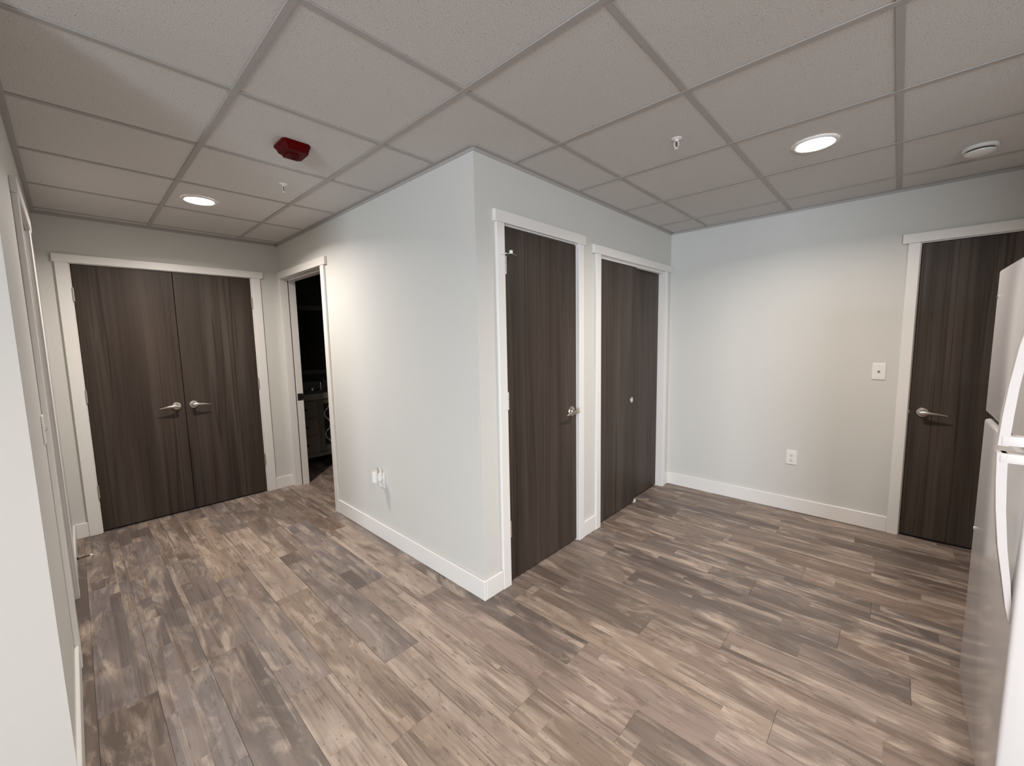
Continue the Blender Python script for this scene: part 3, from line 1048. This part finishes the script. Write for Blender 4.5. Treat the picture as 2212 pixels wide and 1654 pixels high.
def fridge_handle(parent, sgn, zb):
    """molded handle: bar at zb, bowed strand that runs back to the door; sgn=-1 runs down"""
    out = [(0.0, 0.050), (0.075, 0.047), (0.15, 0.042), (0.25, 0.032), (0.335, 0.019), (0.405, 0.009), (0.45, 0.0)]
    thick = [0.017, 0.017, 0.016, 0.015, 0.013, 0.010, 0.006]
    bm = bmesh.new()
    x0, x1 = 0.163, 0.201
    rows = []
    for (s, p), tk in zip(out, thick):
        z = zb + sgn * s
        y_o, y_i = FY + p + 0.001, max(FY - 0.002, FY + p - tk)
        rows.append([bm.verts.new(v) for v in ((x0, y_i, z), (x0 + 0.004, y_o, z), (x1 - 0.004, y_o, z), (x1, y_i, z))])
    for a_, b_ in zip(rows, rows[1:]):
        for k in range(4):
            bm.faces.new((a_[k], a_[(k + 1) % 4], b_[(k + 1) % 4], b_[k]))
    bm.faces.new(rows[0])
    bm.faces.new(list(reversed(rows[-1])))
    lo, hi = sorted((zb, zb + sgn * 0.026))
    box(bm, x0 + 0.0005, x1 - 0.0005, FY - 0.004, FY + 0.046, lo, hi, 0.004, 2)
    return link('handle', bm, 'fridge', parent, True)


fd = [o for o in fr.children if o.name.startswith('fridge_door')][0]
fz = [o for o in fr.children if o.name.startswith('freezer_door')][0]
fridge_handle(fd, -1, 1.112)
fridge_handle(fz, 1, 1.131)
for par, z in ((fz, 1.545), (fd, 0.675)):
    bm = bmesh.new()
    lathe(bm, [(0, 0.0015), (0.006, 0.0015), (0.007, 0.0)], (FX1 - 0.016, FY, z), 'Y', 12)
    link('screw_plug', bm, 'gasket' if par is fz else 'ivory', par, True)

# ------------------------------------------------------------------ bathroom vanity seen through the doorway
v = empty('bathroom_vanity', (0.60, 3.42, 0))
v.location = (0, 0, 0)
tag(v, 'cream vanity cabinet with drawers and fretwork doors in the dark bathroom', 'vanity')
VY, VX0, VX1 = 3.176, 0.135, 1.05
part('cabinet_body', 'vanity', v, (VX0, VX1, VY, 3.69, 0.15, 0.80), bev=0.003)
for lx in (VX0 + 0.02, VX1 - 0.06):
    for ly_ in (VY + 0.015, 3.64):
        part('leg', 'vanity', v, (lx, lx + 0.045, ly_, ly_ + 0.045, 0.0008, 0.15), bev=0.003)
part('face_rail', 'vanity', v, (VX0, VX1, VY - 0.012, VY, 0.145, 0.190), bev=0.003)
for z0, z1 in ((0.605, 0.785), (0.402, 0.590), (0.200, 0.388)):
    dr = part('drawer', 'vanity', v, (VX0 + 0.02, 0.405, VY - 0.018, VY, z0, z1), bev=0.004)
    bm = bmesh.new()
    lathe(bm, [(0, -0.042), (0.013, -0.040), (0.015, -0.034), (0.006, -0.026), (0.006, -0.017), (0, -0.017)], (0.272, VY, (z0 + z1) / 2), 'Y', 18)
    link('knob', bm, 'bronze', dr, True)
for x0 in (0.425, 0.735):
    x1 = x0 + 0.30
    cd_ = part('cabinet_door', 'vanity', v, (x0, x0 + 0.048, VY - 0.018, VY, 0.20, 0.785), (x1 - 0.048, x1, VY - 0.018, VY, 0.20, 0.785),
               (x0 + 0.048, x1 - 0.048, VY - 0.018, VY, 0.20, 0.262), (x0 + 0.048, x1 - 0.048, VY - 0.018, VY, 0.742, 0.785), bev=0.003)
    part('glass_panel', 'darkglass', cd_, (x0 + 0.046, x1 - 0.046, VY - 0.006, VY - 0.001, 0.26, 0.745))
    for zc in (0.622, 0.382):
        bm = bmesh.new()
        pts = []
        for q in range(48):
            an = 2 * PI * q / 48
            r = 0.088 * (0.86 + 0.22 * abs(math.cos(2 * an)))
            pts.append((x0 + 0.15 + r * math.cos(an), VY - 0.009, zc + 1.18 * r * math.sin(an)))
        tube(bm, pts, 0.0055, 6, closed=True)
        link('fretwork', bm, 'fret', cd_, True)
bm = bmesh.new()
box(bm, 0.125, VX1 + 0.015, VY - 0.022, 3.695, 0.80, 0.866, 0.004)
box(bm, 0.125, VX1 + 0.015, 3.675, 3.696, 0.866, 0.96, 0.003)
link('vanity_top', bm, 'stone', v)

f = empty('sink_faucet', (0.60, 3.52, 0.8665))
tag(f, 'slim faucet standing on the vanity top in the dark bathroom', 'faucet')
bm = bmesh.new()
lathe(bm, [(0, 0), (0.024, 0), (0.022, 0.008), (0.012, 0.012)], n=18)
tube(bm, [(0, 0, 0.005), (0, 0, 0.09), (0, -0.02, 0.125), (0, -0.06, 0.135), (0, -0.105, 0.118), (0, -0.112, 0.095)], 0.010, 12)
link('spout', bm, 'chrome', f, True)
for s in (-1, 1):
    bm = bmesh.new()
    lathe(bm, [(0, 0), (0.020, 0), (0.018, 0.03), (0.008, 0.04), (0, 0.042)], (s * 0.10, 0, 0), n=16)
    tube(bm, [(s * 0.10, 0, 0.038), (s * 0.15, -0.012, 0.048)], [0.007, 0.005], 8)
    link('tap_handle', bm, 'chrome', f, True)

mr = empty('wall_mirror', (0.62, 3.70, 1.47))
tag(mr, 'framed mirror on the dark bathroom wall above the vanity', 'mirror')
part('mirror_frame', 'vanity', mr, (-0.42, -0.37, -0.03, -0.0005, -0.42, 0.42), (0.37, 0.42, -0.03, -0.0005, -0.42, 0.42),
     (-0.37, 0.37, -0.03, -0.0005, 0.36, 0.42), (-0.37, 0.37, -0.03, -0.0005, -0.42, -0.37), bev=0.002)
part('mirror_glass', 'mirror', mr, (-0.37, 0.37, -0.012, -0.002, -0.37, 0.36))
